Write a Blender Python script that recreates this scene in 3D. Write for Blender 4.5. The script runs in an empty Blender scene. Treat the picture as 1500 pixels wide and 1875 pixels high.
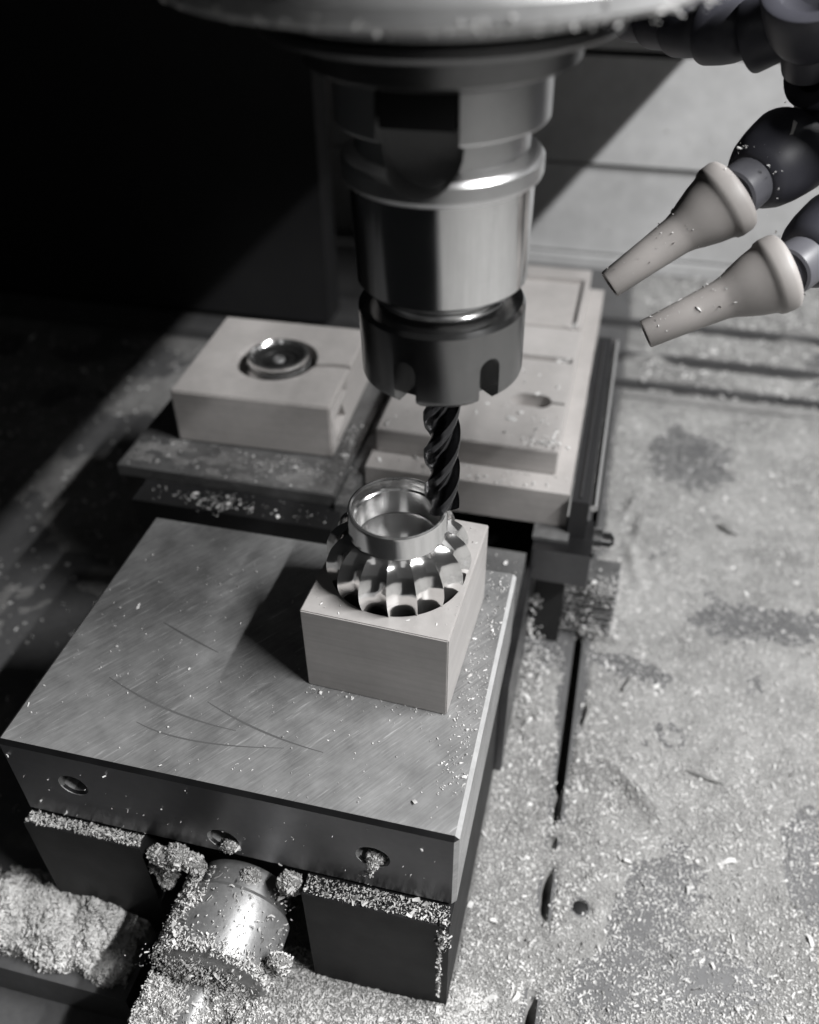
import bpy, bmesh, math, random
import numpy as np
from mathutils import Vector, Matrix

random.seed(7)
rng = np.random.default_rng(11)
S = 0.001            # the scene is written in millimetres
ZT = 70.0            # the machine table lies at z = -70 mm in drawing coordinates, at world z = 0
def W(p): return Vector((p[0]*S, p[1]*S, (p[2]+ZT)*S))
scene = bpy.context.scene
col = scene.collection

# ------------------------------------------------------------------ camera
CAM = np.array([22.74, -122.75, 162.94])
FPX = 1639.15
def cam_rot(a, b, c):
    ca, sa = np.cos, np.sin
    yaw = np.array([[ca(b), sa(b), 0], [-sa(b), ca(b), 0], [0, 0, 1]])
    base = np.array([[1, 0, 0], [0, 0, -1], [0, 1, 0]])
    pit = np.array([[1, 0, 0], [0, ca(a), -sa(a)], [0, sa(a), ca(a)]])
    rol = np.array([[ca(c), -sa(c), 0], [sa(c), ca(c), 0], [0, 0, 1]])
    return rol @ pit @ base @ yaw
RC = cam_rot(0.69403692, 0.24546763, -0.01161188)
cd = bpy.data.cameras.new('camera'); co = bpy.data.objects.new('camera', cd); col.objects.link(co)
m = Matrix(((RC[0][0], -RC[1][0], -RC[2][0], 0), (RC[0][1], -RC[1][1], -RC[2][1], 0), (RC[0][2], -RC[1][2], -RC[2][2], 0), (0, 0, 0, 1)))
m.translation = W(CAM)
co.matrix_world = m
cd.sensor_fit = 'HORIZONTAL'; cd.sensor_width = 36; cd.lens = 36*FPX/1500
cd.clip_start = 0.005; cd.clip_end = 20
cd.dof.use_dof = True; cd.dof.focus_distance = 0.190; cd.dof.aperture_fstop = 14.5
scene.camera = co
scene.cycles.use_denoising = True
scene.cycles.caustics_reflective = False; scene.cycles.caustics_refractive = False; scene.cycles.sample_clamp_indirect = 2.0

# ------------------------------------------------------------------ light
wd = bpy.data.worlds.new('World'); scene.world = wd; wd.use_nodes = True
wd.node_tree.nodes['Background'].inputs[0].default_value = (0.9, 0.95, 1.0, 1)
wd.node_tree.nodes['Background'].inputs[1].default_value = 0.004
def area(name, loc, target, sx, sy, power, colr=(1, 1, 1), along=(0, 1, 0)):
    l = bpy.data.lights.new(name, 'AREA'); l.shape = 'RECTANGLE'; l.size = sx*S; l.size_y = sy*S; l.energy = power; l.color = colr
    o = bpy.data.objects.new(name, l); col.objects.link(o)
    z = (W(loc)-W(target)).normalized(); y = Vector(along); y = (y - z*y.dot(z)).normalized(); x = y.cross(z)
    mm = Matrix((x, y, z)).transposed().to_4x4(); mm.translation = W(loc); o.matrix_world = mm
    return o
# a tube lamp on the right, running along the depth of the machine
area('tube_lamp', (375, -45, 495), (-20, -45, 0), 10, 370, 8.2)
# weak soft fill added at the open front, for reflections
area('front_fill', (-40, -520, 420), (-20, 20, -10), 1000, 700, 0.06)
# fill lamp added high in front, for highlights on the ring's flutes
area('flute_fill', (-60, -420, 760), (-20, 20, 0), 380, 200, 0.11, along=(1, 0, 0))
scene.view_settings.view_transform = 'Standard'; scene.view_settings.look = 'None'
scene.view_settings.exposure = 0; scene.view_settings.gamma = 1

# ------------------------------------------------------------------ helpers
def tag(o, label=None, cat=None, group=None, kind=None):
    if label: o['label'] = label
    if cat: o['category'] = cat
    if group: o['group'] = group
    if kind: o['kind'] = kind
    return o
def thing(name, loc, label, cat, group=None):
    o = bpy.data.objects.new(name, None); col.objects.link(o); o.location = W(loc); o.empty_display_size = .01
    return tag(o, label, cat, group)
def wloc(o):
    v = Vector(o.location); p = o.parent
    while p: v = v + p.location; p = p.parent
    return v
def link(name, me, mat, parent=None, smooth=None):
    """me is in drawing millimetres; becomes metres, with its origin at its own base"""
    n = len(me.vertices); a = np.empty(n*3); me.vertices.foreach_get('co', a); a = a.reshape(-1, 3)
    a = a*S; a[:, 2] += ZT*S
    lo, hi = a.min(0), a.max(0); org = np.array([(lo[0]+hi[0])/2, (lo[1]+hi[1])/2, lo[2]])
    me.vertices.foreach_set('co', (a-org).ravel())
    me.update()
    if smooth is not None:
        me.polygons.foreach_set('use_smooth', np.ones(len(me.polygons), bool)); me.set_sharp_from_angle(angle=math.radians(smooth))
    o = bpy.data.objects.new(name, me); col.objects.link(o)
    if mat: me.materials.append(mat)
    w = Vector(org)
    if parent: o.parent = parent; w = w - wloc(parent)
    o.location = w
    return o
def obj(name, bm, mat, parent=None, smooth=30, bev=0, seg=2):
    if bev:
        es = [e for e in bm.edges if len(e.link_faces) == 2 and e.calc_face_angle(0) > math.radians(35)]
        bmesh.ops.bevel(bm, geom=es, offset=bev, segments=seg, affect='EDGES', profile=.5, clamp_overlap=True)
    bmesh.ops.recalc_face_normals(bm, faces=bm.faces)
    me = bpy.data.meshes.new(name); bm.to_mesh(me); bm.free()
    return link(name, me, mat, parent, smooth)
def box(bm, x0, x1, y0, y1, z0, z1):
    vs = [bm.verts.new(p) for p in ((x0,y0,z0),(x1,y0,z0),(x1,y1,z0),(x0,y1,z0),(x0,y0,z1),(x1,y0,z1),(x1,y1,z1),(x0,y1,z1))]
    for f in ((3,2,1,0),(4,5,6,7),(0,1,5,4),(1,2,6,5),(2,3,7,6),(3,0,4,7)): bm.faces.new([vs[i] for i in f])
    return vs
def prism(bm, pts, z0, z1):
    a = [bm.verts.new((x, y, z0)) for x, y in pts]; b = [bm.verts.new((x, y, z1)) for x, y in pts]; n = len(pts)
    bm.faces.new(a[::-1]); bm.faces.new(b)
    for i in range(n): bm.faces.new((a[i], a[(i+1) % n], b[(i+1) % n], b[i]))
def newbox(*a): bm = bmesh.new(); box(bm, *a); return bm
def lathe(bm, prof, o=(0,0,0), axis=(0,0,1), n=64, closed=False):
    """revolve [(r, s)] about axis through o; r = 0 ends close"""
    z = Vector(axis).normalized(); x = z.orthogonal().normalized(); y = z.cross(x); o = Vector(o)
    rings = []
    for r, s in prof:
        if r <= 1e-6: rings.append([bm.verts.new(o+z*s)])
        else: rings.append([bm.verts.new(o+z*s+(x*math.cos(t)+y*math.sin(t))*r) for t in (2*math.pi*i/n for i in range(n))])
    if closed: rings.append(rings[0])
    for A, B in zip(rings, rings[1:]):
        if len(A) == 1 and len(B) == 1: continue
        for i in range(n):
            j = (i+1) % n
            if len(A) == 1: bm.faces.new((A[0], B[j], B[i]))
            elif len(B) == 1: bm.faces.new((A[i], A[j], B[0]))
            else: bm.faces.new((A[i], A[j], B[j], B[i]))
def cut(bm, cutters):
    """boolean difference of bmesh cutters from bm (both in millimetres)"""
    bmesh.ops.recalc_face_normals(bm, faces=bm.faces)
    me = bpy.data.meshes.new('cut'); bm.to_mesh(me); bm.free(); a = bpy.data.objects.new('cut', me); col.objects.link(a); tmp = []
    for c in cutters:
        bmesh.ops.recalc_face_normals(c, faces=c.faces)
        mc = bpy.data.meshes.new('cutter'); c.to_mesh(mc); c.free(); b = bpy.data.objects.new('cutter', mc); col.objects.link(b); tmp.append(b)
        md = a.modifiers.new('b', 'BOOLEAN'); md.operation = 'DIFFERENCE'; md.solver = 'EXACT'; md.object = b
    dg = bpy.context.evaluated_depsgraph_get(); dg.update()
    r = bmesh.new(); r.from_mesh(a.evaluated_get(dg).to_mesh())
    for t in tmp+[a]: bpy.data.objects.remove(t)
    return r
def rotz(bm, ang, c):
    bmesh.ops.rotate(bm, verts=bm.verts, cent=Vector(c), matrix=Matrix.Rotation(ang, 3, 'Z')); return bm
def ray(x, y): return RC.T @ np.array([(x-750)/FPX, (y-937.5)/FPX, 1.0])
def at_depth(x, y, d): return CAM + ray(x, y)*d        # where in the room a sight line is d mm deep

# value noise
def vnoise(x, y, seed=0):
    xi = np.floor(x).astype(np.int64); yi = np.floor(y).astype(np.int64); fx = x-xi; fy = y-yi
    fx = fx*fx*(3-2*fx); fy = fy*fy*(3-2*fy)
    def h(i, j):
        n = (i*374761393 + j*668265263 + seed*362437) & 0xffffffff
        n = ((n ^ (n >> 13))*1274126177) & 0xffffffff
        return ((n ^ (n >> 16)) & 0xffff)/65535.0
    a = h(xi, yi); b = h(xi+1, yi); c = h(xi, yi+1); d = h(xi+1, yi+1)
    return (a*(1-fx)+b*fx)*(1-fy)+(c*(1-fx)+d*fx)*fy
def fbm(x, y, oct=4, seed=0):
    s = 0; a = .5; t = 0
    for k in range(oct): s = s+a*vnoise(x*2**k, y*2**k, seed+k*17); t += a; a *= .5
    return s/t

# ------------------------------------------------------------------ materials
def mat(name, base=(.5,.5,.5), rough=.5, metal=0., noise=None, bump=None, rough_noise=0., spec=.5, aniso=0., sub=0., streak=None, coat=0., band=0.):
    """noise=(scale per mm, amount)  bump=(scale per mm, height mm)  streak=(direction degrees, amount, bump)"""
    m_ = bpy.data.materials.new(name); m_.use_nodes = True; nt = m_.node_tree; N = nt.nodes; L = nt.links
    b = N['Principled BSDF']; b.inputs['Base Color'].default_value = (*base, 1); b.inputs['Roughness'].default_value = rough
    b.inputs['Metallic'].default_value = metal; b.inputs['Specular IOR Level'].default_value = spec
    b.inputs['Anisotropic'].default_value = aniso; b.inputs['Coat Weight'].default_value = coat
    if sub: b.inputs['Subsurface Weight'].default_value = sub; b.inputs['Subsurface Radius'].default_value = (1,1,1); b.inputs['Subsurface Scale'].default_value = .0012
    tc = N.new('ShaderNodeTexCoord'); mp = N.new('ShaderNodeMapping'); mp.inputs['Scale'].default_value = (1000,)*3; L.new(tc.outputs['Object'], mp.inputs[0])
    vec = mp.outputs[0]
    def nz(scale, det=6, v=vec, r=.6):
        t = N.new('ShaderNodeTexNoise'); t.inputs['Scale'].default_value = scale; t.inputs['Detail'].default_value = det; t.inputs['Roughness'].default_value = r; L.new(v, t.inputs['Vector']); return t.outputs['Fac']
    def math_(op, a, bb, cl=False):
        q = N.new('ShaderNodeMath'); q.operation = op; q.use_clamp = cl
        for i, v in enumerate((a, bb)):
            if hasattr(v, 'is_linked') or hasattr(v, 'links'): L.new(v, q.inputs[i])
            else: q.inputs[i].default_value = v
        return q.outputs[0]
    colfac = None
    if noise:
        f = nz(noise[0]); g = nz(noise[0]*7, 3)
        k = math_('ADD', math_('MULTIPLY', math_('SUBTRACT', f, .5), 2*noise[1]), math_('MULTIPLY', math_('SUBTRACT', g, .5), noise[1]))
        colfac = math_('ADD', 1., k)
    if band:
        mb = N.new('ShaderNodeMapping'); mb.inputs['Scale'].default_value = (.03, .03, .55); L.new(vec, mb.inputs[0])
        k = math_('MULTIPLY', math_('SUBTRACT', nz(1., 4, mb.outputs[0]), .5), band); colfac = math_('ADD', colfac if colfac else 1., k)
    h = None
    if bump: h = math_('MULTIPLY', nz(bump[0], 8, r=.7), bump[1]*S)
    if streak:
        mr = N.new('ShaderNodeMapping'); mr.vector_type = 'TEXTURE'; mr.inputs['Rotation'].default_value = (0, 0, math.radians(streak[0])); L.new(vec, mr.inputs[0])
        ms = N.new('ShaderNodeMapping'); ms.inputs['Scale'].default_value = (.13, 2.8, 1); L.new(mr.outputs[0], ms.inputs[0])
        s1 = nz(1., 5, ms.outputs[0], .7)
        ms2 = N.new('ShaderNodeMapping'); ms2.inputs['Scale'].default_value = (.09, 1.1, 1); ms2.inputs['Rotation'].default_value = (0, 0, .25); L.new(mr.outputs[0], ms2.inputs[0])
        s2 = nz(1., 3, ms2.outputs[0], .6)
        s2 = math_('POWER', s2, 1.0)
        scr = N.new('ShaderNodeMapRange'); scr.inputs['From Min'].default_value = .62; scr.inputs['From Max'].default_value = .74; L.new(s2, scr.inputs['Value'])
        k = math_('ADD', math_('MULTIPLY', math_('SUBTRACT', s1, .5), streak[1]), math_('MULTIPLY', scr.outputs[0], streak[1]*.8))
        colfac = math_('ADD', colfac if colfac else 1., k)
        hs = math_('MULTIPLY', s1, streak[2]*S); h = math_('ADD', h, hs) if h else hs
    if colfac:
        mx = N.new('ShaderNodeVectorMath'); mx.operation = 'SCALE'; mx.inputs[0].default_value = base; L.new(colfac, mx.inputs['Scale']); L.new(mx.outputs[0], b.inputs['Base Color'])
    if rough_noise:
        L.new(math_('ADD', rough-rough_noise/2, math_('MULTIPLY', nz(.12, 5), rough_noise)), b.inputs['Roughness'])
    if h:
        bp = N.new('ShaderNodeBump'); bp.inputs['Distance'].default_value = 1.; bp.inputs['Strength'].default_value = 1.; L.new(h, bp.inputs['Height']); L.new(bp.outputs[0], b.inputs['Normal'])
    return m_
M = {}
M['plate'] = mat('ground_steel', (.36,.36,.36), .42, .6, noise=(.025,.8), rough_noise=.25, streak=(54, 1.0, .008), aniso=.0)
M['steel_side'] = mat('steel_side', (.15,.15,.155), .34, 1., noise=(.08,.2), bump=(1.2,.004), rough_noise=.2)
M['steel'] = mat('satin_steel', (.9,.9,.9), .14, 1., noise=(.15,.1), bump=(2.5,.0005), rough_noise=.08)
M['bright'] = mat('bright_steel', (.7,.7,.7), .2, 1., noise=(.2,.08), bump=(2,.001))
M['cast'] = mat('dark_cast_iron', (.014,.014,.0145), .55, .0, spec=.25, noise=(.1,.3), bump=(1.2,.03), rough_noise=.2)
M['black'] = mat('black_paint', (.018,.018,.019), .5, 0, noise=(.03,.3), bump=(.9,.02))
M['slot'] = mat('slot_black', (.02,.02,.02), .6, .2)
M['wax'] = mat('machinable_wax', (.385,.367,.356), .38, 0, noise=(.05,.22), bump=(.5,.04), sub=.25, spec=.45, band=.35)
M['wax_cut'] = mat('machined_wax', (.39,.374,.364), .38, 0, noise=(.07,.16), bump=(.8,.03), sub=.25, spec=.4, band=.5)
M['silver'] = mat('polished_silver', (.92,.91,.9), .14, .97, noise=(.3,.05), bump=(.35,.02))
M['silver_t'] = mat('turned_silver', (.92,.915,.91), .15, .96, noise=(.3,.05), bump=(1.2,.003))
M['carbide'] = mat('coated_carbide', (.085,.085,.09), .2, 1., bump=(1.5,.003), rough_noise=.1)
M['nozzle'] = mat('beige_plastic', (.33,.31,.298), .52, 0, noise=(.1,.05), bump=(1.5,.006), sub=.2)
M['hose'] = mat('blue_black_plastic', (.045,.045,.056), .5, 0, noise=(.15,.15), bump=(1.2,.01))
M['collar'] = mat('blue_grey_plastic', (.10,.10,.112), .4, 0, noise=(.15,.15), bump=(1.2,.01))
M['chip'] = mat('wax_chip', (.64,.634,.624), .5, 0, noise=(.12,.6), spec=.2)
M['dust'] = mat('wax_dust', (.31,.307,.301), .7, 0, noise=(.035,.8), bump=(.8,1.1), spec=.15)
M['dust_shaded'] = mat('thin_shaded_dust', (.17,.168,.165), .8, 0, noise=(.03,.7), bump=(.5,.5), spec=.2)  # wax dust darkened to carry the shade left of the vise
M['film'] = mat('dust_film', (.15,.148,.146), .75, 0, noise=(.08,.8), bump=(.6,.5), spec=.25)
M['table'] = mat('table_iron', (.17,.17,.172), .5, .55, noise=(.07,.35), bump=(.8,.02), rough_noise=.25)
M['panel'] = mat('panel_grey', (.5,.5,.5), .5, 0, noise=(.018,.35), bump=(.25,.05), spec=.35)
M['greasy'] = mat('greasy_steel', (.2,.2,.2), .32, .6, noise=(.07,.7), bump=(.35,.12), rough_noise=.4)
M['mark'] = mat('dark_score', (.16,.16,.16), .5, .5)
M['worn'] = mat('worn_edge', (.55,.55,.55), .4, .4, noise=(.3,.25))
M['flange'] = mat('flange_steel', (.8,.8,.8), .33, 1., noise=(.15,.1), bump=(2.5,.0008))
M['housing'] = mat('spindle_housing', (.58,.58,.58), .32, .45, noise=(.06,.25), bump=(.6,.02))

# ------------------------------------------------------------------ chips: small bent flakes and grains joined in one mesh
OCT = np.array([(1,0,0),(-1,0,0),(0,1,0),(0,-1,0),(0,0,1),(0,0,-1)], float)
OF = np.array([(0,2,4),(2,1,4),(1,3,4),(3,0,4),(2,0,5),(1,2,5),(3,1,5),(0,3,5)])
def rand_rot(n, tilt):
    a = rng.uniform(0, 2*np.pi, n); t = rng.normal(0, tilt, n); u = rng.normal(0, tilt, n)
    ca, sa, ct, st, cu, su = np.cos(a), np.sin(a), np.cos(t), np.sin(t), np.cos(u), np.sin(u); z = np.zeros(n); o = np.ones(n)
    Rz = np.stack([np.stack([ca,-sa,z],1), np.stack([sa,ca,z],1), np.stack([z,z,o],1)],1)
    Rx = np.stack([np.stack([o,z,z],1), np.stack([z,ct,-st],1), np.stack([z,st,ct],1)],1)
    Ry = np.stack([np.stack([cu,z,su],1), np.stack([z,o,z],1), np.stack([-su,z,cu],1)],1)
    return Rz @ Rx @ Ry
def grains(P, size, tilt=.6, flake=.5):
    """P (n,3) positions, size (n,) -> verts, faces"""
    n = len(P); size = np.broadcast_to(size, (n,))*rng.lognormal(-.06, .45, n)
    isf = rng.random(n) < flake
    out_v, out_f, k = [], [], 0
    g = np.where(~isf)[0]
    if len(g):
        v = OCT[None]*(np.stack([rng.uniform(.6,1.2,len(g)), rng.uniform(.4,.8,len(g)), rng.uniform(.25,.55,len(g))],1)*size[g,None]*.5)[:,None,:]
        v = v+rng.normal(0,.09,v.shape)*size[g,None,None]
        v = np.einsum('nij,nkj->nki', rand_rot(len(g), tilt), v)+P[g][:,None,:]
        out_v.append(v.reshape(-1,3)); out_f.append((OF[None]+6*np.arange(len(g))[:,None,None]).reshape(-1,3)); k += 6*len(g)
    g = np.where(isf)[0]
    if len(g):
        L_ = rng.uniform(.7,1.7,len(g))*size[g]*.5; Wd = rng.uniform(.3,.6,len(g))*size[g]*.5; c = rng.uniform(.05,.5,len(g))*size[g]
        z = np.zeros(len(g))
        v = np.stack([np.stack([-L_,-Wd,z],1), np.stack([-L_,Wd,z],1), np.stack([z,-Wd,c],1), np.stack([z,Wd,c],1), np.stack([L_,-Wd*.6,z],1), np.stack([L_,Wd*.6,z],1)],1)
        v = np.einsum('nij,nkj->nki', rand_rot(len(g), tilt), v)+P[g][:,None,:]
        F = np.array([(0,2,3),(0,3,1),(2,4,5),(2,5,3)])
        out_v.append(v.reshape(-1,3)); out_f.append((F[None]+6*np.arange(len(g))[:,None,None]+k).reshape(-1,3))
    return np.concatenate(out_v), np.concatenate(out_f)
def tri_mesh(name, v, f):
    me = bpy.data.meshes.new(name); f = np.asarray(f); nv = f.shape[1]
    me.vertices.add(len(v)); me.vertices.foreach_set('co', np.asarray(v, float).ravel())
    me.loops.add(f.size); me.loops.foreach_set('vertex_index', f.ravel().astype(np.int32))
    me.polygons.add(len(f)); me.polygons.foreach_set('loop_start', np.arange(0, f.size, nv, dtype=np.int32))
    me.update(calc_edges=True); me.validate()
    return me
def chips(name, P, size, label, tilt=.6, flake=.5, mtl='chip', cat='wax chips', parent=None):
    v, f = grains(np.asarray(P, float), size, tilt, flake)
    o = link(name, tri_mesh(name, v, f), M[mtl], parent)
    if parent: o['kind'] = 'stuff'
    else: tag(o, label, cat, kind='stuff')
    return o
def sheet(x0, x1, y0, y1, step, hfun):
    xs = np.arange(x0, x1+1e-6, step); ys = np.arange(y0, y1+1e-6, step); X, Y = np.meshgrid(xs, ys)
    Z = hfun(X, Y); v = np.stack([X.ravel(), Y.ravel(), Z.ravel()], 1); nx = len(xs); ny = len(ys)
    i = (np.arange(ny-1)[:,None]*nx+np.arange(nx-1)[None]).ravel()
    return v, np.stack([i, i+1, i+nx+1, i+nx], 1)

# ================================================================== THE SETTING
# ---- machine table with its slots
bm = bmesh.new()
TB = -100
box(bm, -420, -69, -50, 264, TB, -70)            # left
box(bm, -69, -61, -30, 264, TB, -70.2)
box(bm, -61, 26.9, -120, 264, TB, -70)           # under the vise
box(bm, 29.6, 650, -570, 264, TB, -70)           # right
box(bm, 26.9, 29.6, -120, 264, TB, -84)          # bottom of the long groove
for a, b_ in ((272, 290), (300, 326), (336, 399)): box(bm, -420, 330, a, b_, TB, -70.1)
for a, b_ in ((264, 272), (290, 300), (326, 336)): box(bm, -420, 330, a, b_, TB, -82)
box(bm, -69, -61, -120, -30, TB, -88)
box(bm, -420, -69, -120, -50, TB, -84)
table = obj('machine_table', bm, M['table'], bev=.4, seg=1); tag(table, kind='structure')

# ---- back wall: overlapping cover panels
wall = obj('back_wall', newbox(-420, 330, 409, 415, -72, 330), M['black']); tag(wall, kind='structure')
zs = [(-72, -63.5, 397), (-62.5, -11.5, 402), (-9, 46, 398.5), (49, 112, 400), (115, 180, 402), (183, 260, 399)]
for z0, z1, y in zs:
    bm = newbox(-419, 329, y, y+5, z0, z1); o = obj('wall_panel', bm, M['panel'], wall, bev=1.2)
P = np.stack([rng.uniform(-30,200,90), np.full(90,398.2), rng.uniform(-60,45,90)],1)
P[:,1] = np.where(P[:,2] < -10.5, 401.8, 398.3)
chips('wax_specks', P, 1.3, 'wax specks stuck to the grey back wall', tilt=1.2)

# ---- dust lying on the table
def bump2(x, y, cx, cy, sx, sy, ang=0):
    c, s = math.cos(ang), math.sin(ang); u = ((x-cx)*c+(y-cy)*s)/sx; v = (-(x-cx)*s+(y-cy)*c)/sy
    return np.exp(-(u*u+v*v))
def dust_h(x, y):
    h = -.25+1.5*fbm(x*.035+3, y*.035+9, 4, 3)+.8*(fbm(x*.25, y*.25, 3, 8)-.5)
    h = h+.5*(fbm(x*.9, y*.9, 2, 5)-.5)
    for cx, cy, sx, sy, a, k in ((64, 212, 17, 22, .3, 1.7), (95, 118, 26, 7, .15, 1.6), (48, 86, 14, 5, -.2, 1.5), (56, 6, 9, 22, -.5, 1.7), (66, -14, 18, 9, .2, 1.7), (100, 26, 9, 15, 0, 2.2), (45, -22, 8, 6, 0, 1.2), (140, 60, 20, 10, .2, .5),
                                 (37.4, -.6, 1.9, 1.9, 0, 3), (45, 265, 60, 5, 0, .6), (160, 290, 30, 40, 0, 2.5), (20, 100, 10, 18, 0, 2.4)):
        h = h-k*bump2(x, y, cx, cy, sx, sy, a)
    # little ridges swept by the tool's air jet
    for cx, cy, sx, sy, a, k in ((50, 37, 9, 2.0, -.75, 3.6), (42, 43, 8, 3, .2, 2.4), (19, 20, 5, 40, 0, .8), (40, 12, 6, 22, 0, .7), (80, 260, 60, 3, 0, 1.0), (37, 110, 6, 8, .2, 1.2), (44, 140, 2.2, 9, .25, 2.6), (46, 158, 2.2, 9, -.1, 2.6), (43, 174, 2.2, 8, -.4, 2.4)):
        h = h+k*bump2(x, y, cx, cy, sx, sy, a)
    # the groove beside the vise stays partly open
    g = np.exp(-((x-28.3)/1.5)**2)*np.clip(fbm(x*0+2, y*.06, 3, 21)*3.6-1.05, 0, 1)
    g = np.where(y > 55, np.exp(-((x-28.3)/(1.7+.9*fbm(x*.1, y*.12, 3, 14)))**2), g)
    h = h-14*g
    for s0, s1 in ((264, 272), (290, 300), (326, 336)):
        h = h-np.where((y > s0) & (y < s1), 9*np.clip(fbm(x*.05, y*.02, 3, 31)*2.4-.45, 0, 1), 0)
    # heaps in front of the vise and against its side
    fl = 1+.5*(fbm(x*.12, y*.12, 3, 40)-.5)
    sm = lambda t_: np.clip(t_, 0, 1)**2*(3-2*np.clip(t_, 0, 1))
    wob = 2.5*(fbm(x*.2, y*.2, 3, 90)-.5)
    h = h+sm((x+59+wob)/3)*sm((-25.5+wob-x)/4)*sm((-50.2-y)/1.2)*(24.5+6*(fbm(x*.16, y*.16, 3, 91)-.4)+3*(fbm(x*.6, y*.6, 3, 92)-.5)-.12*(x+46))+5*bump2(x, y, -20, -42, 16, 8)*fl+3*bump2(x, y, 4, -40, 10, 8)*fl
    h = h+2.2*np.exp(-((x-9)/5)**2)*np.clip((40-y)/40, 0, 1)
    return -70+h
def heap_h(x, y):
    fl = 1+.8*(fbm(x*.14, y*.14, 3, 44)-.5)
    h = -1.2+11*np.clip(bump2(x, y, -96, -38, 27, 9)*1.6, 0, 1)*fl+5*bump2(x, y, -80, -33, 7, 4)+4*(fbm(x*.11, y*.11, 3, 49)-.5)
    h = h+2.6*(fbm(x*.42, y*.42, 4, 9)-.5)+1.1*(vnoise(x*1.2, y*1.2, 19)-.5)
    h = np.where(y < -48.5+2.5*vnoise(x*.25, x*0, 5), h-12*((-48.5+2.5*vnoise(x*.25, x*0, 5))-y), h)
    h = np.where(x > -71+1.5*vnoise(y*.4, y*0, 6), -8., h)
    return -70+h
def left_h(x, y): return -70.6+2.2*fbm(x*.03, y*.03, 4, 12)**1.5-.9*bump2(x, y, -150, 60, 40, 40)+.3*(fbm(x*.3, y*.3, 2, 5)-.5)
for nm, a, fn, lb in (('wax_dust', (-58, 150, -70, 255, .85), dust_h, 'pale wax dust spread over the table right of the vise'),
                      ('wax_dust', (28, 260, 255.5, 397, 2.), dust_h, 'dust between the slots at the back of the table'),
                      ('wax_dust', (60, 640, -560, -70.5, 5.), lambda x, y: -70.2+1.6*fbm(x*.03, y*.03, 3, 3), 'wax dust on the near right part of the table'),
                      ('wax_dust', (150.5, 640, -70, 255, 4.), lambda x, y: -70.2+1.6*fbm(x*.03, y*.03, 3, 3), 'wax dust on the far right part of the table'),
                      ('wax_heap', (-128, -68, -52, -24, .6), heap_h, 'heap of pale wax shavings left of the vise front'),
                      ('wax_dust', (-360, -100, -20, 262, 2.), left_h, 'thin dust, darkened as if shaded, on the table left of the vise')):
    v, f = sheet(*a, fn); o = link(nm, tri_mesh(nm, v, f), M['dust_shaded' if fn is left_h else 'dust'], None, 60); tag(o, lb, 'wax dust', kind='stuff')
def scatter(n, x0, x1, y0, y1, fn, lift=.12, thr=-70.6, pw=0):
    x = rng.uniform(x0, x1, n); y = y0+(y1-y0)*rng.random(n)**(1+pw); z = fn(x, y)
    k = z+rng.normal(0, .25, n)-(fbm(x*.10, y*.10, 3, 77)-.5)*2.2 > thr; return np.stack([x, y, np.maximum(z, -70)+lift], 1)[k]
P = np.concatenate([scatter(125000, 9, 130, -52, 250, dust_h, thr=-71.1, pw=1.0), scatter(9000, 9, 110, -52, 60, dust_h, thr=-73), scatter(30000, -58, 20, -64, -28, dust_h, thr=-71)])
chips('wax_chips', P, .5, 'loose pale wax chips covering the table right of the vise', flake=.3)
P = scatter(40000, -126, -70, -51, -25, heap_h, thr=-70.4)
chips('wax_chips', P, .6, 'loose wax chips on the heap left of the vise front')
P = np.concatenate([scatter(1800, -340, -105, -10, 255, left_h), scatter(5000, 40, 240, 262, 396, dust_h)])
chips('wax_chips', P, 1.3, 'scattered wax chips at the back and far left of the table')

# dark disc stands for the shaded screw recess; long curls on the table
t = thing('table_hole', (37.4, -.6, -70), 'dark round plug in the dusty table right of the vise', 'hole')
bm = bmesh.new(); lathe(bm, [(0,.35),(1.4,.35),(1.9,.15),(2.1,-.4),(0,-.4)], (37.4,-.6,-69.9), n=32); obj('hole_disc', bm, M['cast'], t)
bm = bmesh.new(); lathe(bm, [(2.15,-.3),(2.15,.5),(2.6,.5),(2.6,-.3)], (37.4,-.6,-69.9), n=32, closed=True); obj('rim', bm, M['table'], t)
def curl(p, length, wid, ang, rise, lab):
    bm = bmesh.new(); n = 9; pts = []
    for i in range(n):
        u = i/(n-1)-.5; x = p[0]+length*u*math.cos(ang)-rise*math.sin(ang)*(u*u*4-1)*.4; y = p[1]+length*u*math.sin(ang)+rise*math.cos(ang)*(u*u*4-1)*.4
        z = p[2]+.6+rise*(1-4*u*u)*.45; w = wid*(1-1.6*u*u); pts.append((x, y, z, w))
    A = []
    for x, y, z, w in pts:
        nx, ny = -math.sin(ang), math.cos(ang)
        A.append([bm.verts.new((x+nx*w*a, y+ny*w*a, z+w*b_)) for a, b_ in ((-1,-.2),(-.4,.6),(.5,.75),(1,.1),(.4,.35),(-.4,.2))])
    for a, b_ in zip(A, A[1:]):
        for i in range(6): bm.faces.new((a[i], a[(i+1)%6], b_[(i+1)%6], b_[i]))
    bm.faces.new(A[0]); bm.faces.new(A[-1][::-1])
    o = obj('wax_curl', bm, M['dust'], smooth=50); tag(o, lab, 'wax chip', 'curled wax chips on the table')
curl((70, 47.5, -69.3), 11, .55, -.2, 1.2, 'thin sliver of wax lying at the right edge of the dusty table')
curl((52, 36.5, -67.8), 12, .9, -.8, 1.5, 'long ridge-like wax curl right of the vise')
curl((45.5, 78, -69.2), 7, .8, 1.2, 1.2, 'short wax curl near the groove, below the serrated block')
curl((80, 165, -69), 9, 1.1, -.5, 2, 'fat wax curl far up the table on the right')
curl((33.5, 62, -69.2), 8, .7, 1.45, 1, 'leaf-shaped wax chip beside the table groove')

# ================================================================== VISE
vise = thing('machine_vise', (-43, 10, -70), 'steel machine vise with a scratched ground jaw top and three holes in front', 'vise')
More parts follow.
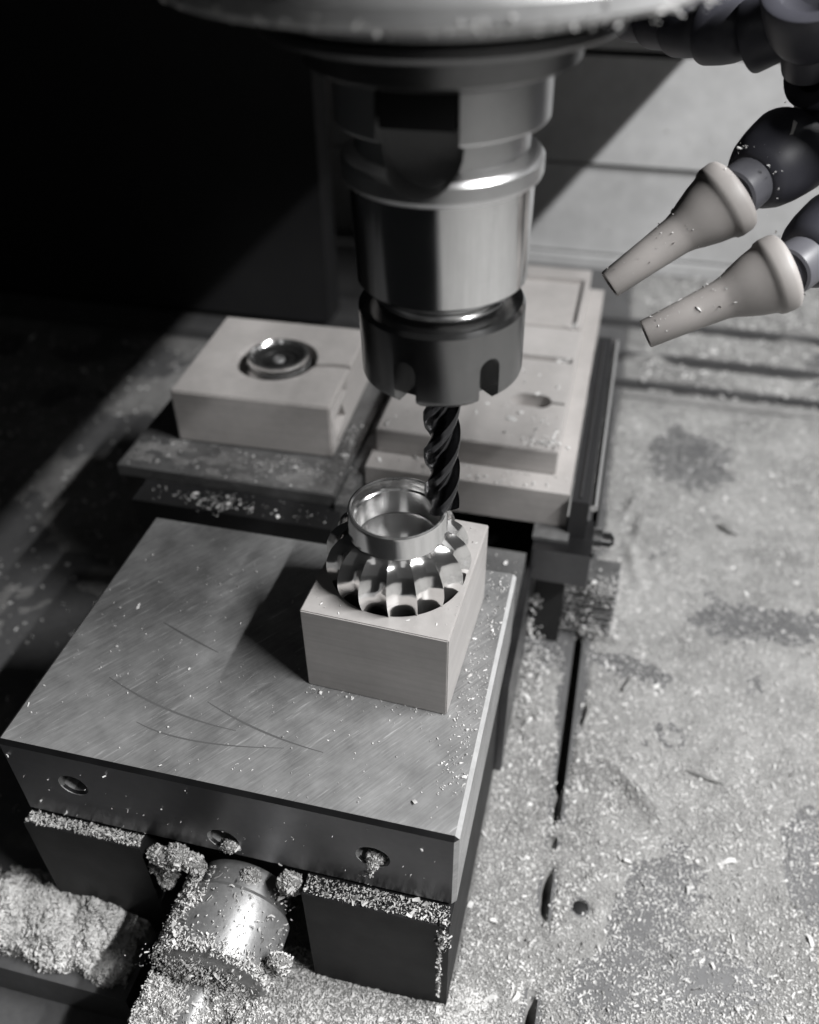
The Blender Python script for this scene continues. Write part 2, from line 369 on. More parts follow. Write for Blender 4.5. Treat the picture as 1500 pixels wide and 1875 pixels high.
# jaw block
bm = newbox(-95, 8.6, -29.3, 49.5, -26.6, 0)
es = [e for e in bm.edges]
bmesh.ops.bevel(bm, geom=es, offset=.95, segments=1, affect='EDGES')
cs = []
for hx, hz, r in ((-79, -11.6, 3.1), (-44.4, -20.5, 3.3), (-9.5, -13.6, 3.3)):
    c = bmesh.new(); lathe(c, [(0,-3),(r+.5,-3),(r+.5,.2),(r,.8),(r,14),(0,14)], (hx,-29.3,hz), (0,1,0), 40); cs.append(c)
bm = cut(bm, cs)
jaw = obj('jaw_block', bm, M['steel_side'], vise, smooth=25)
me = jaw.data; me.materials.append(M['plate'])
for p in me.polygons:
    if p.normal.z > .6 or p.normal.x > .6: p.material_index = 1  # right face takes the paler top steel to look lamp-lit
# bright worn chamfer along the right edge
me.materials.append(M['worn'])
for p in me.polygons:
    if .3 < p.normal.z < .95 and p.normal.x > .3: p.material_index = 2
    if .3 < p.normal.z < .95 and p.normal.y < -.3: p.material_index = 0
# scored arcs on the top
def score(pts, w):
    bm = bmesh.new(); n = len(pts); A = []
    for i, (x, y) in enumerate(pts):
        a = pts[max(i-1,0)]; b_ = pts[min(i+1,n-1)]; dx, dy = b_[0]-a[0], b_[1]-a[1]; l = math.hypot(dx, dy); q = i/(n-1); ww = w*(.35+.65*math.sin(math.pi*min(1,q*1.02+.02)))
        A.append((bm.verts.new((x-dy/l*ww, y+dx/l*ww, .03)), bm.verts.new((x+dy/l*ww, y-dx/l*ww, .03))))
    for a, b_ in zip(A, A[1:]): bm.faces.new((a[0], a[1], b_[1], b_[0]))
    obj('score_mark', bm, M['mark'], jaw)
def onplate(x, y):
    d = ray(x, y); q = CAM+d*(0-CAM[2])/d[2]; return (q[0], q[1])
def arc3(a, b_, c, n=24): return [tuple(np.array(a)*(1-u)**2+2*np.array(b_)*u*(1-u)+np.array(c)*u*u) for u in np.linspace(0,1,n)]
for a, b_, c, w in (((200,1240),(300,1310),(432,1338),.26), ((250,1322),(330,1368),(520,1370),.2), ((380,1285),(470,1345),(592,1378),.26), ((300,1140),(350,1170),(400,1195),.3)):
    score(arc3(onplate(*a), onplate(*b_), onplate(*c)), w)
V_, F_ = [], []
for i in range(240):
    x0, y0 = random.uniform(-92,5), random.uniform(-28,47); a = math.radians(random.gauss(54,9)); l = random.choice((2,3,4,5,7,10))*random.uniform(.6,1.2); w = random.uniform(.02,.05)
    dx, dy = math.cos(a), math.sin(a); x1, y1 = x0+dx*l, y0+dy*l
    if not (-94 < x1 < 7.4 and -28.2 < y1 < 48.4): continue
    n0 = len(V_); V_ += [(x0,y0,.02),(x0+dx*l*.5-dy*w,y0+dy*l*.5+dx*w,.02),(x1,y1,.02),(x0+dx*l*.5+dy*w,y0+dy*l*.5-dx*w,.02)]; F_.append((n0+3,n0+2,n0+1,n0))
o = link('scratches', tri_mesh('scratches', V_, F_), M['worn'], jaw); o['kind'] = 'stuff'
# base under the jaw
bm = bmesh.new()
box(bm, -94.4, -64.5, -32.6, 60, -70, -27.1)
box(bm, -25, 8.2, -34, 60, -70, -27.1)
bx = obj('base', bm, M['cast'], vise, bev=.6)
obj('base_web', newbox(-64.6, -24.9, -14, 59.5, -69.9, -27.3), M['slot'], vise)
obj('side_rail', newbox(8.3, 10.4, 36, 128, -70, -30), M['steel_side'], vise, bev=.5)
obj('rear_slide', newbox(-100, 8.0, 60.2, 84, -70, -24), M['greasy'], vise, bev=.8)
obj('cross_strip', newbox(-30, 8.1, 52.5, 60, -26.8, -17), M['greasy'], vise, bev=.8)
# screw boss
bm = bmesh.new(); lathe(bm, [(0,0),(10.2,0),(12.6,1.2),(13,2.4),(13,15),(12.2,16),(11,16.4),(11,22),(0,22)], (-42,-50,-42), (.0,1,.0), 64)
M['dull'] = mat('dull_steel', (.34,.34,.34), .4, .6, noise=(.15,.5), bump=(.7,.05), rough_noise=.2)
boss = obj('screw_boss', bm, M['dull'], vise)
bm = bmesh.new(); lathe(bm, [(0,-.8),(4,-.8),(5,-.1),(5,.5),(0,.5)], (-42,-50,-42), (0,1,0), 6); obj('hex_socket', bm, M['slot'], boss)
bm = bmesh.new(); lathe(bm, [(0,0),(4.6,0),(5,.5),(5,30.5),(0,30.5)], (-45,-80,-48.5), (0,1,0), 40); obj('screw_shaft', bm, M['dull'], vise)
def clump(c, r, n, seed):
    bm = bmesh.new(); bmesh.ops.create_icosphere(bm, subdivisions=3, radius=1.)
    for v in bm.verts:
        d = v.co.copy(); q = .55+.9*float(fbm(np.array([d.x*2.2+seed]), np.array([d.y*2.2+d.z*2.7]), 4, seed)[0]); v.co = Vector((c[0]+d.x*r[0]*q, c[1]+d.y*r[1]*q, c[2]+d.z*r[2]*q))
    o = obj('wax_clump', bm, M['dust'], smooth=60); tag(o, 'crumbly clumps of wax shavings hanging on the vise front', 'wax dust', kind='stuff')
    u = rng.normal(0, 1, (n,3)); u /= np.linalg.norm(u, axis=1)[:,None]
    return u*np.array(r)*rng.uniform(.85,1.12,(n,1))+np.array(c)
CL = []
for n_, (x0, x1, z0, z1, r0, r1, y_) in ((9, (-64.5,-48,-32,-28.4,1.8,3.2,-31.4)), (4, (-62.5,-57,-37.5,-33,1.5,2.6,-31.8)), (3, (-61.6,-59.6,-44.5,-39,1.1,1.8,-32)), (7, (-39.5,-27,-32.5,-28.6,1.6,2.8,-30.6)), (3, (-45.4,-41.8,-23,-21.4,1.,1.6,-29.0)), (4, (-29,-25.5,-40,-33,1.2,2.2,-46)), (3, (-11.4,-7.8,-16.2,-14.4,1.,1.6,-28.8))):
    for q in range(n_):
        r_ = random.uniform(r0, r1); CL.append(clump((random.uniform(x0,x1), y_+random.uniform(-.8,.8), random.uniform(z0,z1)), (r_*random.uniform(.8,1.3), r_*.8, r_*random.uniform(.8,1.4)), int(150*r_*r_), len(CL)+1))
# chips clinging to the vise front
def ellip(n, c, s): return rng.normal(0, 1, (n,3))*np.array(s)*.5+np.array(c)
def strip(n, x0, x1, y0, y1, z, dz): return np.stack([rng.uniform(x0,x1,n), rng.uniform(y0,y1,n), z+np.abs(rng.normal(0,dz,n))], 1)
P = [strip(1100, -94, -64.8, -32.3, -29.5, -27, .25), strip(1100, -24.8, 8, -33.7, -29.5, -27, .25)]
P += CL; P.append(ellip(30, (-10, -29.8, -18.5), (1.2,.6,3.6)))
P.append(ellip(150, (7.0, -34.2, -32), (1.2,.6,5))); P.append(np.stack([rng.normal(6.2,.22,420), rng.normal(-34.2,.15,420), rng.uniform(-62,-29,420)],1))
P.append(np.stack([rng.uniform(-95,8,60), np.full(60,-29.6), rng.uniform(-26,-2,60)],1))
chips('wax_chips', np.concatenate(P), .5, 'wax chips clinging to the ledges and holes of the vise front', tilt=1.2)
# chips over the boss
Q = []
tt = rng.uniform(-1.35, 1.5, 7000); yy = rng.uniform(-50.5, -31, 7000)
keep = ((tt < -.35) & (vnoise(tt*6, yy*.5, 3) > .45)) | (yy < -47.2+rng.normal(0,.8,7000)) | (rng.random(7000) < .05)
tt, yy = tt[keep], yy[keep]; rr = 13.1+np.abs(rng.normal(0,.45,len(tt)))
Q.append(np.stack([-42+rr*np.sin(tt), yy, -42+rr*np.cos(tt)],1))
ts = rng.uniform(-1.5,1.5,2600); ts = ts[(np.abs(ts-.1) > .35) | (rng.random(2600) < .35)]; Q.append(np.stack([-45+5.2*np.sin(ts), rng.uniform(-79,-50,len(ts)), -48.5+5.2*np.cos(ts)],1))
Q.append(np.stack([rng.normal(-44,4.6,9000), rng.normal(-50.4,.5,9000), rng.normal(-47,5,9000)],1))

chips('wax_chips', np.concatenate(Q), .58, 'wax chips caked over the round screw boss at the vise front', tilt=1.2)
# specks on the jaw top
P = np.stack([rng.uniform(-93,7,420), rng.uniform(-28,48,420), np.full(420,.12)],1); P = np.concatenate([P, np.stack([rng.uniform(1.5,7.5,420), rng.uniform(-20,48,420), np.full(420,.12)],1), np.stack([rng.uniform(-34,2,60), rng.normal(-.4,.7,60), np.full(60,.15)],1)])
chips('wax_specks', P, .42, 'fine wax specks strewn over the ground jaw top', flake=.3)

# ================================================================== WAX BLOCK WITH THE RING
RX, RY = -15.5, 19.3
bm = newbox(-33, 0, 0, 38.5, .02, 24.35)
bmesh.ops.bevel(bm, geom=list(bm.edges), offset=.25, segments=2, affect='EDGES')
rotz(bm, -.045, (0,0,0)); bmesh.ops.translate(bm, verts=bm.verts, vec=(0,0,0))
c = bmesh.new(); lathe(c, [(0,-9),(14,-9),(14.9,-.6),(15.3,0),(15.3,3),(0,3)], (RX,RY,24.35), n=96)
c2 = bmesh.new(); prism(c2, [(-.6,27),(3,29),(3,42),(-2.6,42)], 16, 30); 
bm = cut(bm, [c])
o = obj('wax_block', bm, M['wax_cut'], smooth=30); tag(o, 'small beige wax block on the jaw top, holding the fluted silver ring', 'wax block', 'wax blocks')

P = np.stack([rng.uniform(-32,0,150), rng.uniform(2,36,150), np.full(150,24.42)],1); P = P[(np.hypot(P[:,0]-RX, P[:,1]-RY) > 15.6) & (P[:,0]+.045*P[:,1] > -31.5)]
P = np.concatenate([P, ellip(40, (-3,33,24.5), (4,5,.15))]); P = P[(P[:,0] < .2) & (P[:,1] < 37)]
chips('wax_specks', P, .34, 'fine wax specks on top of the small wax block')
ring = thing('fluted_ring', (RX, RY, 18), 'polished silver ring with a plain collar above scalloped flutes, set in the wax block', 'ring')
# fluted skirt
NF, per = 16, 14
def skirt_R(u):      # u 0 bottom .. 1 top
    pts = [(0,13.4,17.5),(.22,15.2,23.0),(.45,16.3,27.2),(.62,16.2,30.2),(.8,14.9,33.4),(.92,12.9,35.6),(1,10.9,36.5)]
    for a, b_ in zip(pts, pts[1:]):
        if u <= b_[0]+1e-9:
            q = (u-a[0])/(b_[0]-a[0]); return a[1]+(b_[1]-a[1])*q, a[2]+(b_[2]-a[2])*q
bm = bmesh.new(); rows = []; nu = 40; n = NF*per
raw = np.array([skirt_R(i/nu) for i in range(nu+1)])
for _ in range(4): raw[1:-1] = (raw[:-2]+2*raw[1:-1]+raw[2:])/4
for i in range(nu+1):
    R_, z_ = raw[i]; u = i/nu; row = []
    for k in range(n):
        q = (k % per)/per; prof = 1-(2*q-1)**2; d = 2.1*prof*(math.sin(math.pi*min(max(u*.93+.05,0),1))**.6)
        th = 2*math.pi*k/n+.10-.05*(u-.5); rr = R_-d
        row.append(bm.verts.new((RX+rr*math.cos(th), RY+rr*math.sin(th), z_)))
    rows.append(row)
for a, b_ in zip(rows, rows[1:]):
    for k in range(n): bm.faces.new((a[k], a[(k+1)%n], b_[(k+1)%n], b_[k]))
obj('fluted_skirt', bm, M['silver'], ring, smooth=28)
bm = bmesh.new(); lathe(bm, [(10.75,36.2),(10.9,36.5),(10.8,36.9),(10.75,41.4),(10.6,41.95),(10.2,42.15),(9.8,41.95),(9.6,41.4),(9.6,39.4),(9.2,39.1),(9.2,33.2),(9.2,33.0),(10.2,33)], (RX,RY,0), n=128, closed=True)
obj('collar', bm, M['silver_t'], ring, smooth=30)
bm = bmesh.new(); lathe(bm, [(0,33.2),(8,33.2),(9.15,33.0),(9.15,30),(0,30)], (RX,RY,0), n=96)
obj('bore_floor', bm, M['silver_t'], ring, smooth=30)

# ================================================================== END MILL
AX, AY = -6.4, 22.0
mill = bmesh.new(); RM = 3.75; nz_, nt_ = 120, 96; z0, z1 = 41.9, 78.0; lead = 27.0; rows = []
for i in range(nz_+1):
    z = z0+(z1-z0)*i/nz_; tw = 2*math.pi*(z-z0)/lead; row = []
    for k in range(nt_):
        q = (k/nt_*3) % 1.0
        if q < .16: r = 1.0
        elif q < .34: r = 1.0-.07*(q-.16)/.18
        else:
            s = (q-.34)/.66; r = .93-.33*math.sin(math.pi*min(s*1.12,1))**.8 if s < .86 else .93-.33*math.sin(math.pi*min(.86*1.12,1))**.8+(s-.86)/.14*(.07+.33*math.sin(math.pi*min(.86*1.12,1))**.8)
        if z > 76: r = 1.0
        th = 2*math.pi*k/nt_+tw; row.append(mill.verts.new((AX+RM*r*math.cos(th), AY+RM*r*math.sin(th), z)))
    rows.append(row)
for a, b_ in zip(rows, rows[1:]):
    for k in range(nt_): mill.faces.new((a[k], a[(k+1)%nt_], b_[(k+1)%nt_], b_[k]))
cv = mill.verts.new((AX, AY, z0+.5))
for k in range(nt_): mill.faces.new((cv, rows[0][(k+1)%nt_], rows[0][k]))
mill.faces.new(rows[-1])
TILT = Matrix.Rotation(-.014, 3, 'Y')
def lean(bm): bmesh.ops.rotate(bm, verts=bm.verts, cent=Vector((AX,AY,42)), matrix=TILT); return bm
o = obj('end_mill', lean(mill), M['carbide'], smooth=35); tag(o, 'dark spiral end mill cutting at the rim of the silver ring', 'end mill')

# ================================================================== TOOL HOLDER
hold = thing('tool_holder', (AX-1, AY, 75), 'satin steel collet chuck with a slotted nut, above the wax block', 'tool holder')
def lbm(prof, n=128): b = bmesh.new(); lathe(b, prof, (AX,AY,0), n=n); return b
bm = lbm([(0,75.4),(7.6,75.4),(8.2,75.0),(13.2,75.2),(14.8,76.6),(15.0,77.4),(15.0,89.4),(14.5,90.3),(12.0,91.0),(0,91.0)], 160)
cs = []
for k in range(6):
    a = math.radians(-44+60*k); c = bmesh.new(); pts = []
    for i in range(13): t_ = math.pi*i/12; pts.append((2.1*math.cos(t_), 82.4+2.1*math.sin(t_)))
    pts = [(2.1, 72)]+pts+[(-2.1, 72)]
    x_, y_ = Vector((math.cos(a), math.sin(a), 0)), Vector((-math.sin(a), math.cos(a), 0))
    A = [c.verts.new(Vector((AX,AY,0))+x_*10.2+y_*p+Vector((0,0,q))) for p, q in pts]; B = [c.verts.new(Vector((AX,AY,0))+x_*18+y_*p+Vector((0,0,q))) for p, q in pts]
    c.faces.new(A); c.faces.new(B[::-1])
    for i in range(len(A)): c.faces.new((A[i], B[i], B[(i+1)%len(A)], A[(i+1)%len(A)]))
    cs.append(c)
bm = cut(bm, cs); obj('collet_nut', lean(bm), mat('nut_steel', (.27,.27,.27), .22, 1., noise=(.12,.12), bump=(2,.0015), rough_noise=.15), hold, smooth=28)
b = lbm([(0,91.0),(11.6,91.0),(11.9,91.6),(11.5,92.1),(11.9,92.7),(11.5,93.2),(11.5,94.4),(0,94.4)]); obj('thread', lean(b), M['bright'], hold)
b = lbm([(0,94.2),(14.2,94.2),(14.9,94.9),(15.2,111.8),(0,111.8)]); obj('chuck_body', lean(b), M['steel'], hold)
# drive flange: two rings with a groove between, and the round-ended drive slot
b = lbm([(0,111.9),(15.6,111.9),(16.3,112.4),(16.5,112.9),(16.5,115.2),(16.0,115.9),(14.1,116.8),(14.1,120.3),(16.8,121.2),(17.0,121.5),(17.0,128.3),(16.5,129.0),(0,129.0)], 160)
cs = []
for a in (math.radians(-91), math.radians(89)):
    c = bmesh.new(); pts = [(6.2, 133)]
    for i in range(17): t_ = math.pi*i/16; pts.append((6.2*math.cos(t_), 119.6-6.2*math.sin(t_)))
    pts.append((-6.2, 133)); x_, y_ = Vector((math.cos(a), math.sin(a), 0)), Vector((-math.sin(a), math.cos(a), 0))
    A = [c.verts.new(Vector((AX,AY,0))+x_*11.3+y_*p+Vector((0,0,q))) for p, q in pts]; B = [c.verts.new(Vector((AX,AY,0))+x_*22+y_*p+Vector((0,0,q))) for p, q in pts]
    c.faces.new(A); c.faces.new(B[::-1])
    for i in range(len(A)): c.faces.new((A[i], B[i], B[(i+1)%len(A)], A[(i+1)%len(A)]))
    cs.append(c)
bm = cut(b, cs); fl = obj('drive_flange', lean(bm), M['flange'], hold, smooth=15)
for p in fl.data.polygons:
    cx = p.center+wloc(fl)-W((AX,AY,0)); d_ = Vector((math.cos(math.radians(-91)), math.sin(math.radians(-91)), 0))
    if abs(p.normal.dot(d_)) > .98 and abs(cx.dot(d_)/S-11.3) < 1.2: p.material_index = 1
fl.data.materials.append(mat('slot_floor', (.5,.5,.5), .6, .1, noise=(.2,.2)))
# ================================================================== SPINDLE
spin = thing('spindle', (AX-1.2, AY, 129), 'broad round spindle nose with a dusty metal rim, at the top of the picture', 'spindle')
b = lbm([(0,129.2),(19.5,129.2),(21,130),(21.5,134),(25.6,134),(26.8,134.4),(27.2,135),(27.2,136.2),(26.2,136.6),(26.2,137),(28.4,137.2),(28.8,138),(30,140),(0,140)]); obj('nose', lean(b), mat('nose_steel', (.2,.2,.2), .34, 1., noise=(.1,.2), bump=(1,.004)), spin)
b = lbm([(0,140.2),(37,140.2),(40.2,140.6),(41,141.4),(41,143.4),(40.2,144.4),(39.6,145),(39.6,170),(0,170)]); obj('flange_ring', lean(b), M['housing'], spin)
for k, sx in enumerate((-1,)):   # drive key seated in the slot of the holder
    a = math.radians(-91); c = bmesh.new(); x_, y_ = Vector((math.cos(a), math.sin(a), 0)), Vector((-math.sin(a), math.cos(a), 0))
    pts = [(5.7,129.3),(-5.7,129.3),(-5.7,123.2),(5.7,123.2)]
    A = [c.verts.new(Vector((AX,AY,0))+x_*12+y_*p+Vector((0,0,q))) for p, q in pts]; B = [c.verts.new(Vector((AX,AY,0))+x_*16.2+y_*p+Vector((0,0,q))) for p, q in pts]
    c.faces.new(A); c.faces.new(B[::-1])
    for i in range(4): c.faces.new((A[i], B[i], B[(i+1)%4], A[(i+1)%4]))
    obj('drive_key', lean(c), M['cast'], spin, bev=.4)
tt = rng.uniform(math.radians(180), math.radians(360), 1800); k = rng.random(1800) < (vnoise(tt*14, tt*0, 3)**1.5)
tt = tt[k]; P = np.stack([AX-1.4+40.9*np.cos(tt), AY+40.9*np.sin(tt), 141.5+rng.normal(0,.5,len(tt))],1)
chips('wax_specks', P, .42, 'wax specks stuck along the spindle rim', tilt=1.2)

# ================================================================== COOLANT HOSES
def revolve_part(name, prof, p0, p1, mtl, parent, n=40):
    p0, p1 = Vector(p0), Vector(p1); b = bmesh.new(); lathe(b, prof, p0, p1-p0, n); return obj(name, b, mtl, parent, smooth=40)
NOZ = [(r*.94, q*.95) for r, q in [(2.3,3),(2.45,.1),(2.95,0),(3.1,.3),(3.7,10),(4.2,16.4),(4.6,18),(5.4,19.8),(6.6,23.0),(7.2,25.2),(7.5,25.9),(7.9,26.3),(8.15,27.2),(8.15,29.2),(7.8,30.1),(7.0,30.6),(5.4,30.2),(5.2,26),(0,25)]]
SEG = [(0,-3.6),(3.2,-3.6),(4.3,-2.6),(4.5,0),(4.5,2.4),(5.4,2.6),(6.6,4.0),(7.6,6.2),(8.3,9.2),(8.7,12.0),(8.95,14.2),(8.8,14.8),(8.2,15.0),(6.0,14.4),(5.2,11),(0,10)]
COL = [(4.4,-3.2),(4.9,-2.8),(5.1,-.6),(5.0,2.1),(4.4,2.35)]
def hose(label, noz, pts, group='coolant hoses', k=1., step=17.4):
    """noz = ((x,y,depth) tip, (x,y,depth) back) ; pts = joints up the hose"""
    base = at_depth(*(pts[-1])); h = thing('coolant_hose', base, label, 'coolant hose', group)
    if noz:
        a, b_ = (Vector(at_depth(*q)) for q in noz); d = (b_-a).normalized()
        revolve_part('nozzle', NOZ, a, a+d, M['nozzle'], h, 48)
        b = bmesh.new(); lathe(b, [(0,2.6),(2.3,2.6)], a, d, 32); obj('nozzle_bore', b, M['slot'], h)
        cur = a+d*30.6
    else: cur = Vector(at_depth(*pts[0])); pts = pts[1:]
    tgt = [Vector(at_depth(*q)) for q in pts]; i = 0
    while i < len(tgt):
        d = tgt[i]-cur
        if d.length < step*.55: i += 1; continue
        d.normalize(); s = revolve_part('hose_segment', [(r*k, q*k) for r, q in SEG], cur, cur+d, M['hose'], h)
        revolve_part('collar', [(r*k, q*k) for r, q in COL], cur, cur+d, M['collar'], s, 32)
        cur = cur+d*step
    return h
hose('coolant hose with beige nozzle, upper one of the pair pointing at the cutter', ((1116,521,180),(1335,362,174)), [(1452,272,178),(1540,200,176),(1500,105,168),(1490,10,158),(1510,-90,150)])
hose('coolant hose with beige nozzle, lower one of the pair pointing at the cutter', ((1182,612,180),(1416,506,174)), [(1535,430,178),(1640,340,176),(1690,200,160),(1700,60,150)])
hose('dark jointed coolant hose without a nozzle in view, passing behind the spindle rim', None, [(1680,-90,152),(1560,-10,160),(1490,25,164),(1430,48,168),(1360,66,172),(1300,52,178),(1240,38,186),(1180,20,196)], k=.74, step=9.2)
# specks on the nozzles
def on_cone(n, p0, p1, r0, r1):
    a, b_ = Vector(at_depth(*p0)), Vector(at_depth(*p1)); d = (b_-a).normalized(); up = Vector((0,0,1)); up = (up-d*up.dot(d)).normalized(); sd = d.cross(up); out = []
    L_ = 31
    for _ in range(n):
        s = random.random(); t_ = random.gauss(0,.8); rr = (r0+(r1-r0)*s**2.2)+.1; q = a+d*(1+s*(L_-3))+(up*math.cos(t_)+sd*math.sin(t_))*rr; out.append(tuple(q))
    return out
P = on_cone(70, (1116,521,180),(1335,362,174), 3.0, 7.8)+on_cone(70, (1182,612,180),(1416,506,174), 3.0, 7.8)
P += on_cone(60, (1350,352,173),(1452,272,178), 7, 9)
chips('wax_specks', P, .38, 'fine wax specks stuck to the coolant nozzles', tilt=1.)

# ================================================================== LEFT WAX BLOCK AND ITS PLATE
fix = thing('fixture_plate', (-90, 120, -70), 'greasy dark steel fixture plate under the left wax block', 'fixture plate')
obj('top_plate', newbox(-126, -52, 81, 165, -14, -10.1), M['greasy'], fix, bev=.5)
obj('lower_plate', newbox(-116, -50, 70, 165, -25, -14.1), M['cast'], fix, bev=.6)
obj('pedestal', newbox(-112, -53, 86, 165, -69.9, -25.1), M['cast'], fix, bev=.6)
obj('side_strip', newbox(-51.7, -47, 79, 172, -24, -11.5), M['greasy'], fix, bev=.5)
lw = thing('wax_block', (-85, 124, -10), 'square beige wax block with a round rosette sunk in its top', 'wax block', 'wax blocks')
bm = newbox(-112, -58.5, 98.4, 150, -10, 9.3)
bmesh.ops.bevel(bm, geom=list(bm.edges), offset=.5, segments=2, affect='EDGES')
MX, MY = -84.2, 124.2
cs = []
c = bmesh.new(); lathe(c, [(0,-6),(12.9,-6),(13.9,0),(13.9,3),(0,3)], (MX,MY,9.3), n=72); cs.append(c)
c = bmesh.new(); prism(c, [(MX+9,MY-3.6),(MX+20,MY-1.5),(-57,MY-1.5),(-57,MY+.6),(MX+20,MY+.4),(MX+9,MY-1.4)], 7.6, 12); cs.append(c)
for vs in ([(-64.5,99.3,3.4),(-64.5,118,3.6),(-64.5,119,7.6),(-64.5,99.3,7.4)], [(-63,102,1.6),(-63,104,-5.6),(-63,115,-4),(-63,112,2.2)], [(-62,101,-6.6),(-62,102,-9.4),(-62,107,-9.4),(-62,108,-7.6)]):
    c = bmesh.new(); A = [c.verts.new(p) for p in vs]; B = [c.verts.new((-54,p[1],p[2])) for p in vs]; c.faces.new(A); c.faces.new(B[::-1])
    for i in range(len(vs)): c.faces.new((A[i], B[i], B[(i+1)%len(vs)], A[(i+1)%len(vs)]))
    cs.append(c)
bm = cut(bm, cs); rotz(bm, .03, (-112,98.4,0)); obj('block', bm, M['wax'], lw, smooth=30)
bm = bmesh.new(); lathe(bm, [(0,8.6),(3.0,8.6),(3.2,9.3),(4.4,9.3),(4.6,8.7),(6.2,8.8),(6.4,9.6),(7.6,9.8),(8.6,10.6),(9.4,11.7),(10.2,11.5),(10.5,10.4),(10.2,8.9),(10.8,8.5),(10.8,6.4),(11.8,4.4),(11.8,3.6),(0,3.6)], (MX,MY+.6,0), n=72); cup = obj('rosette_cup', bm, M['silver_t'], lw)
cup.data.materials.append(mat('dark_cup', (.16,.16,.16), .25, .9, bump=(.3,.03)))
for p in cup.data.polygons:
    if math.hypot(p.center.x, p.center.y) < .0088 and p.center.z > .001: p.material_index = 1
bm = bmesh.new(); lathe(bm, [(0,8.8),(.8,8.8),(.95,9.9),(1.3,10.1),(1.9,9.8),(2.2,9.1),(0,8.7)], (MX,MY+.6,0), n=32); obj('rosette_button', bm, M['dull'], lw)
for a, z_, sd, lb in (((-125, -53, 82, 98.2, .6), -10.1, 51, 'smears of wax dust on the top of the fixture plate'), ((-51.4, -47.3, 80, 150, .6), -11.5, 71, 'wax dust along the side strip of the fixture plate')):
    v, f = sheet(*a, lambda x, y: z_-.42+1.0*fbm(x*.17, y*.3, 4, sd)**1.3); o = link('wax_dust', tri_mesh('wax_dust', v, f), M['film'], None, 60); tag(o, lb, 'wax dust', kind='stuff')
P = np.concatenate([strip(160, -125, -54, 82, 98, -10, .15), strip(90, -112, -52, 71, 80, -14, .15), ellip(160, (-88,74,-13.6), (10,5,.6)), ellip(120, (-72,92,-9.8), (18,4,.4)), ellip(160, (-54,106,-9), (3,14,3))]); P = P[P[:,1] < 120]
chips('wax_specks', P, .55, 'wax crumbs on the steel plate in front of the left wax block')

# ================================================================== RIGHT WAX SLAB
rw = thing('wax_slab', (-12, 165, -20), 'long stepped beige wax slab with a keyhole pocket, behind the cutter', 'wax slab')
obj('lower_slab', newbox(-46, 18.6, 94.3, 236, -20, -7.2), M['wax'], rw, bev=.5)
bm = newbox(-44.6, 13.2, 103.2, 182, -7.15, 1.6); bmesh.ops.bevel(bm, geom=list(bm.edges), offset=.35, segments=2, affect='EDGES')
KX, KY = 3.0, 130.5
c = bmesh.new(); pts = [(KX-4.5+4.0*math.cos(t_), KY+4.0*math.sin(t_)) for t_ in np.linspace(math.pi/2, 1.5*math.pi, 12)]+[(KX+1+4.0*math.cos(t_), KY+4.0*math.sin(t_)) for t_ in np.linspace(-math.pi/2, math.pi/2, 12)]
prism(c, pts, -3.4, 4)
c2 = bmesh.new(); box(c2, KX+4.6, 12.2, KY-.7, KY+.7, -.4, 4)
c3 = bmesh.new(); box(c3, -46, 12, 157, 160.5, -.4, 4)
bm = cut(bm, [c, c2, c3]); obj('upper_slab', bm, M['wax_cut'], rw, smooth=30)
bm = newbox(-44.4, 12.6, 182.2, 233.5, -7.1, 2.2); bmesh.ops.bevel(bm, geom=list(bm.edges), offset=.35, segments=2, affect='EDGES')
c = bmesh.new(); box(c, -41, 10.6, 184.5, 224, .2, 5)
bm = cut(bm, [c]); obj('rear_slab', bm, M['wax'], rw, smooth=30)
P = np.concatenate([strip(70, -42, 12, 104, 150, 1.7, .08), strip(40, 2, 12, 104, 122, 1.7, .1), ellip(30, (9,158,1), (3,2.4,1.2)), ellip(40, (8,107,1.9), (7,1.6,.3)), strip(60, -44, 18, 95, 102.5, -7, .08), ellip(30, (9.5,183,2.6),(3,2.5,1.2))])
chips('wax_specks', P, .95, 'wax chips lying on the stepped wax slab')
# what carries it
obj_ = obj('support_rail', newbox(-43, 11.0, 104, 240, -69.9, -20.1), M['cast'], bev=.6); tag(obj_, 'dark iron rail carrying the stepped wax slab', 'rail')
cb = thing('clamp_bar', (22, 140, -30), 'black bar with a bright rod along the right side of the wax slab', 'clamp bar')
obj('bar', newbox(19.2, 24.8, 92, 196, -30, -7.6), M['black'], cb, bev=.5)
bm = bmesh.new(); lathe(bm, [(0,0),(1.2,0),(1.2,104),(0,104)], (26.2,92,-9.2), (0,1,0), 20); obj('rod', bm, M['bright'], cb)
bm = bmesh.new(); lathe(bm, [(0,0),(.6,0),(.6,98),(0,98)], (21.8,94,-7.7), (0,1,0), 12); obj('wire', bm, M['steel_side'], cb)
cj = thing('clamp_block', (18, 90, -45), 'small grey steel block under the front corner of the wax slab', 'clamp block')
obj('block', newbox(9.6, 27.4, 84, 101, -34.5, -21.6), M['steel_side'], cj, bev=.5)
obj('shoulder', newbox(9.0, 20, 88, 100, -21.5, -20.2), M['greasy'], cj, bev=.3)
obj('leg', newbox(11.4, 21, 92, 101, -69.9, -34.6), M['slot'], cj, bev=.3)
sc = thing('clamp_screw', (33, 95, -40), 'round bright clamp screw at the right end of the grey steel block', 'screw')
bm = bmesh.new(); lathe(bm, [(0,0),(4.2,0),(4.2,2.6),(0,2.6)], (27.5,97,-26), (1,0,0), 40); obj('washer', bm, M['bright'], sc)
bm = bmesh.new(); lathe(bm, [(0,2.6),(3.3,2.6),(3.4,5.6),(2.9,6.4),(1.6,6.4),(1.6,4.4),(0,4.4)], (27.5,97,-26), (1,0,0), 40); obj('head', bm, M['steel'], sc)
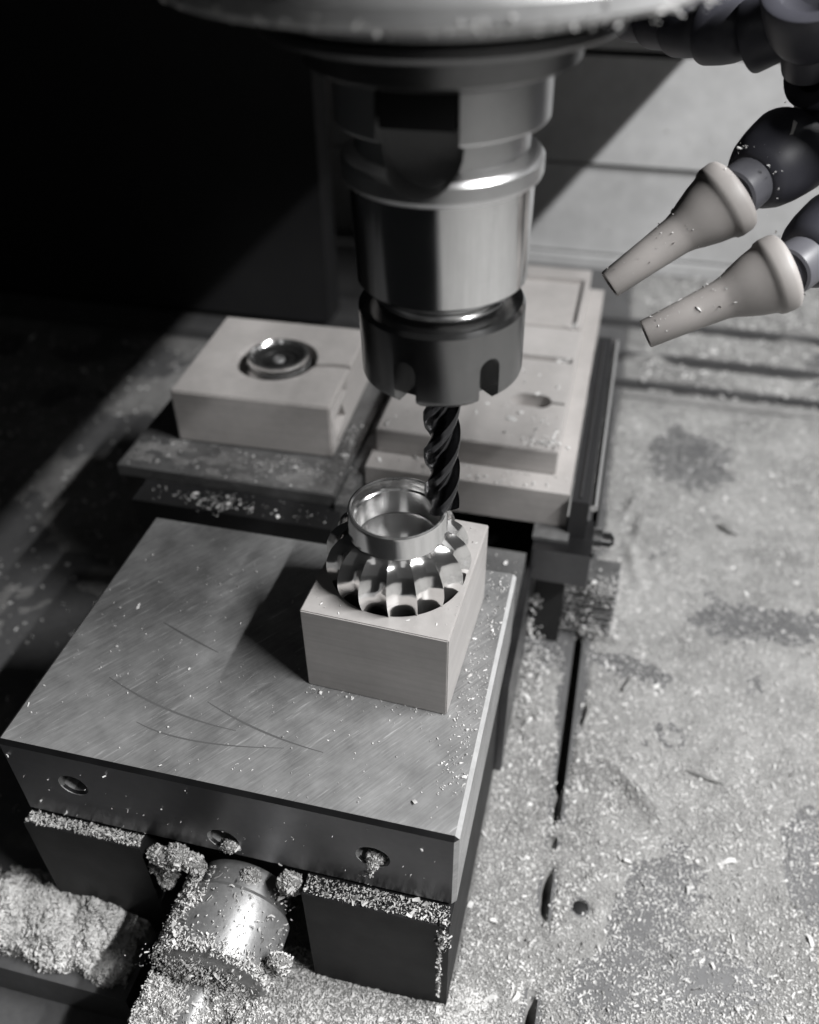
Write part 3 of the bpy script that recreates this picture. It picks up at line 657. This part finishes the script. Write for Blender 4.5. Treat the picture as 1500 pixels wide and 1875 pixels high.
sb = thing('step_block', (29.5, 106, -70), 'serrated step block standing on the table under the clamp', 'step block')
bm = bmesh.new(); pts = [(98.6,-69.9)]
nT = 9
for i in range(nT): z = -69+2.55*i; pts += [(98.6, z), (97.2, z+.7), (97.2, z+1.5), (98.6, z+2.2)]
pts += [(98.6,-45.4),(110,-45.4),(110,-69.9)]
A = [bm.verts.new((21.2,y,z)) for y, z in pts]; B = [bm.verts.new((38.2,y,z)) for y, z in pts]; bm.faces.new(A); bm.faces.new(B[::-1])
for i in range(len(A)): bm.faces.new((A[i], B[i], B[(i+1)%len(A)], A[(i+1)%len(A)]))
obj('serrated_block', bm, M['greasy'], sb, smooth=20)
P = np.stack([rng.uniform(21,39,420), rng.normal(97.0,.4,420), rng.uniform(-69,-46,420)],1); P = np.concatenate([P, ellip(500,(34,98,-46),(7,5,3)), ellip(300,(34,96,-66),(8,3,4))])
chips('wax_specks', P, .6, 'wax chips caught in the teeth of the step block', tilt=1.)
P = np.concatenate([ellip(260,(14,78,-66),(7,16,4)), ellip(200,(14,60,-68),(5,20,3)), strip(200,-26,8,53,60,-16.8,.3), ellip(60,(12,90,-50),(2,4,1.5)), ellip(60,(11,88,-60),(2,4,2)), strip(160,-98,6,61,83,-23.8,.3)])
chips('wax_specks', P, .9, 'wax chips in the dark gap between vise and clamp')

# ================================================================== MACHINE BODY
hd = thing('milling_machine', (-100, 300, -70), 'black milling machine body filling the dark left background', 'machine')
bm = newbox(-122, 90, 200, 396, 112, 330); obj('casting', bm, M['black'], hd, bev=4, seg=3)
b = lbm([(0,170.2),(58,170.2),(60,172),(60,319),(0,319)]); obj('unseen_quill', b, M['black'], hd)  # out of view; radius chosen for the shade it throws to the left
obj('unseen_arm', newbox(-90, 46, 40, 199.5, 174, 320), M['black'], hd, bev=4, seg=2)  # out of view; sized to shade the far left of the table
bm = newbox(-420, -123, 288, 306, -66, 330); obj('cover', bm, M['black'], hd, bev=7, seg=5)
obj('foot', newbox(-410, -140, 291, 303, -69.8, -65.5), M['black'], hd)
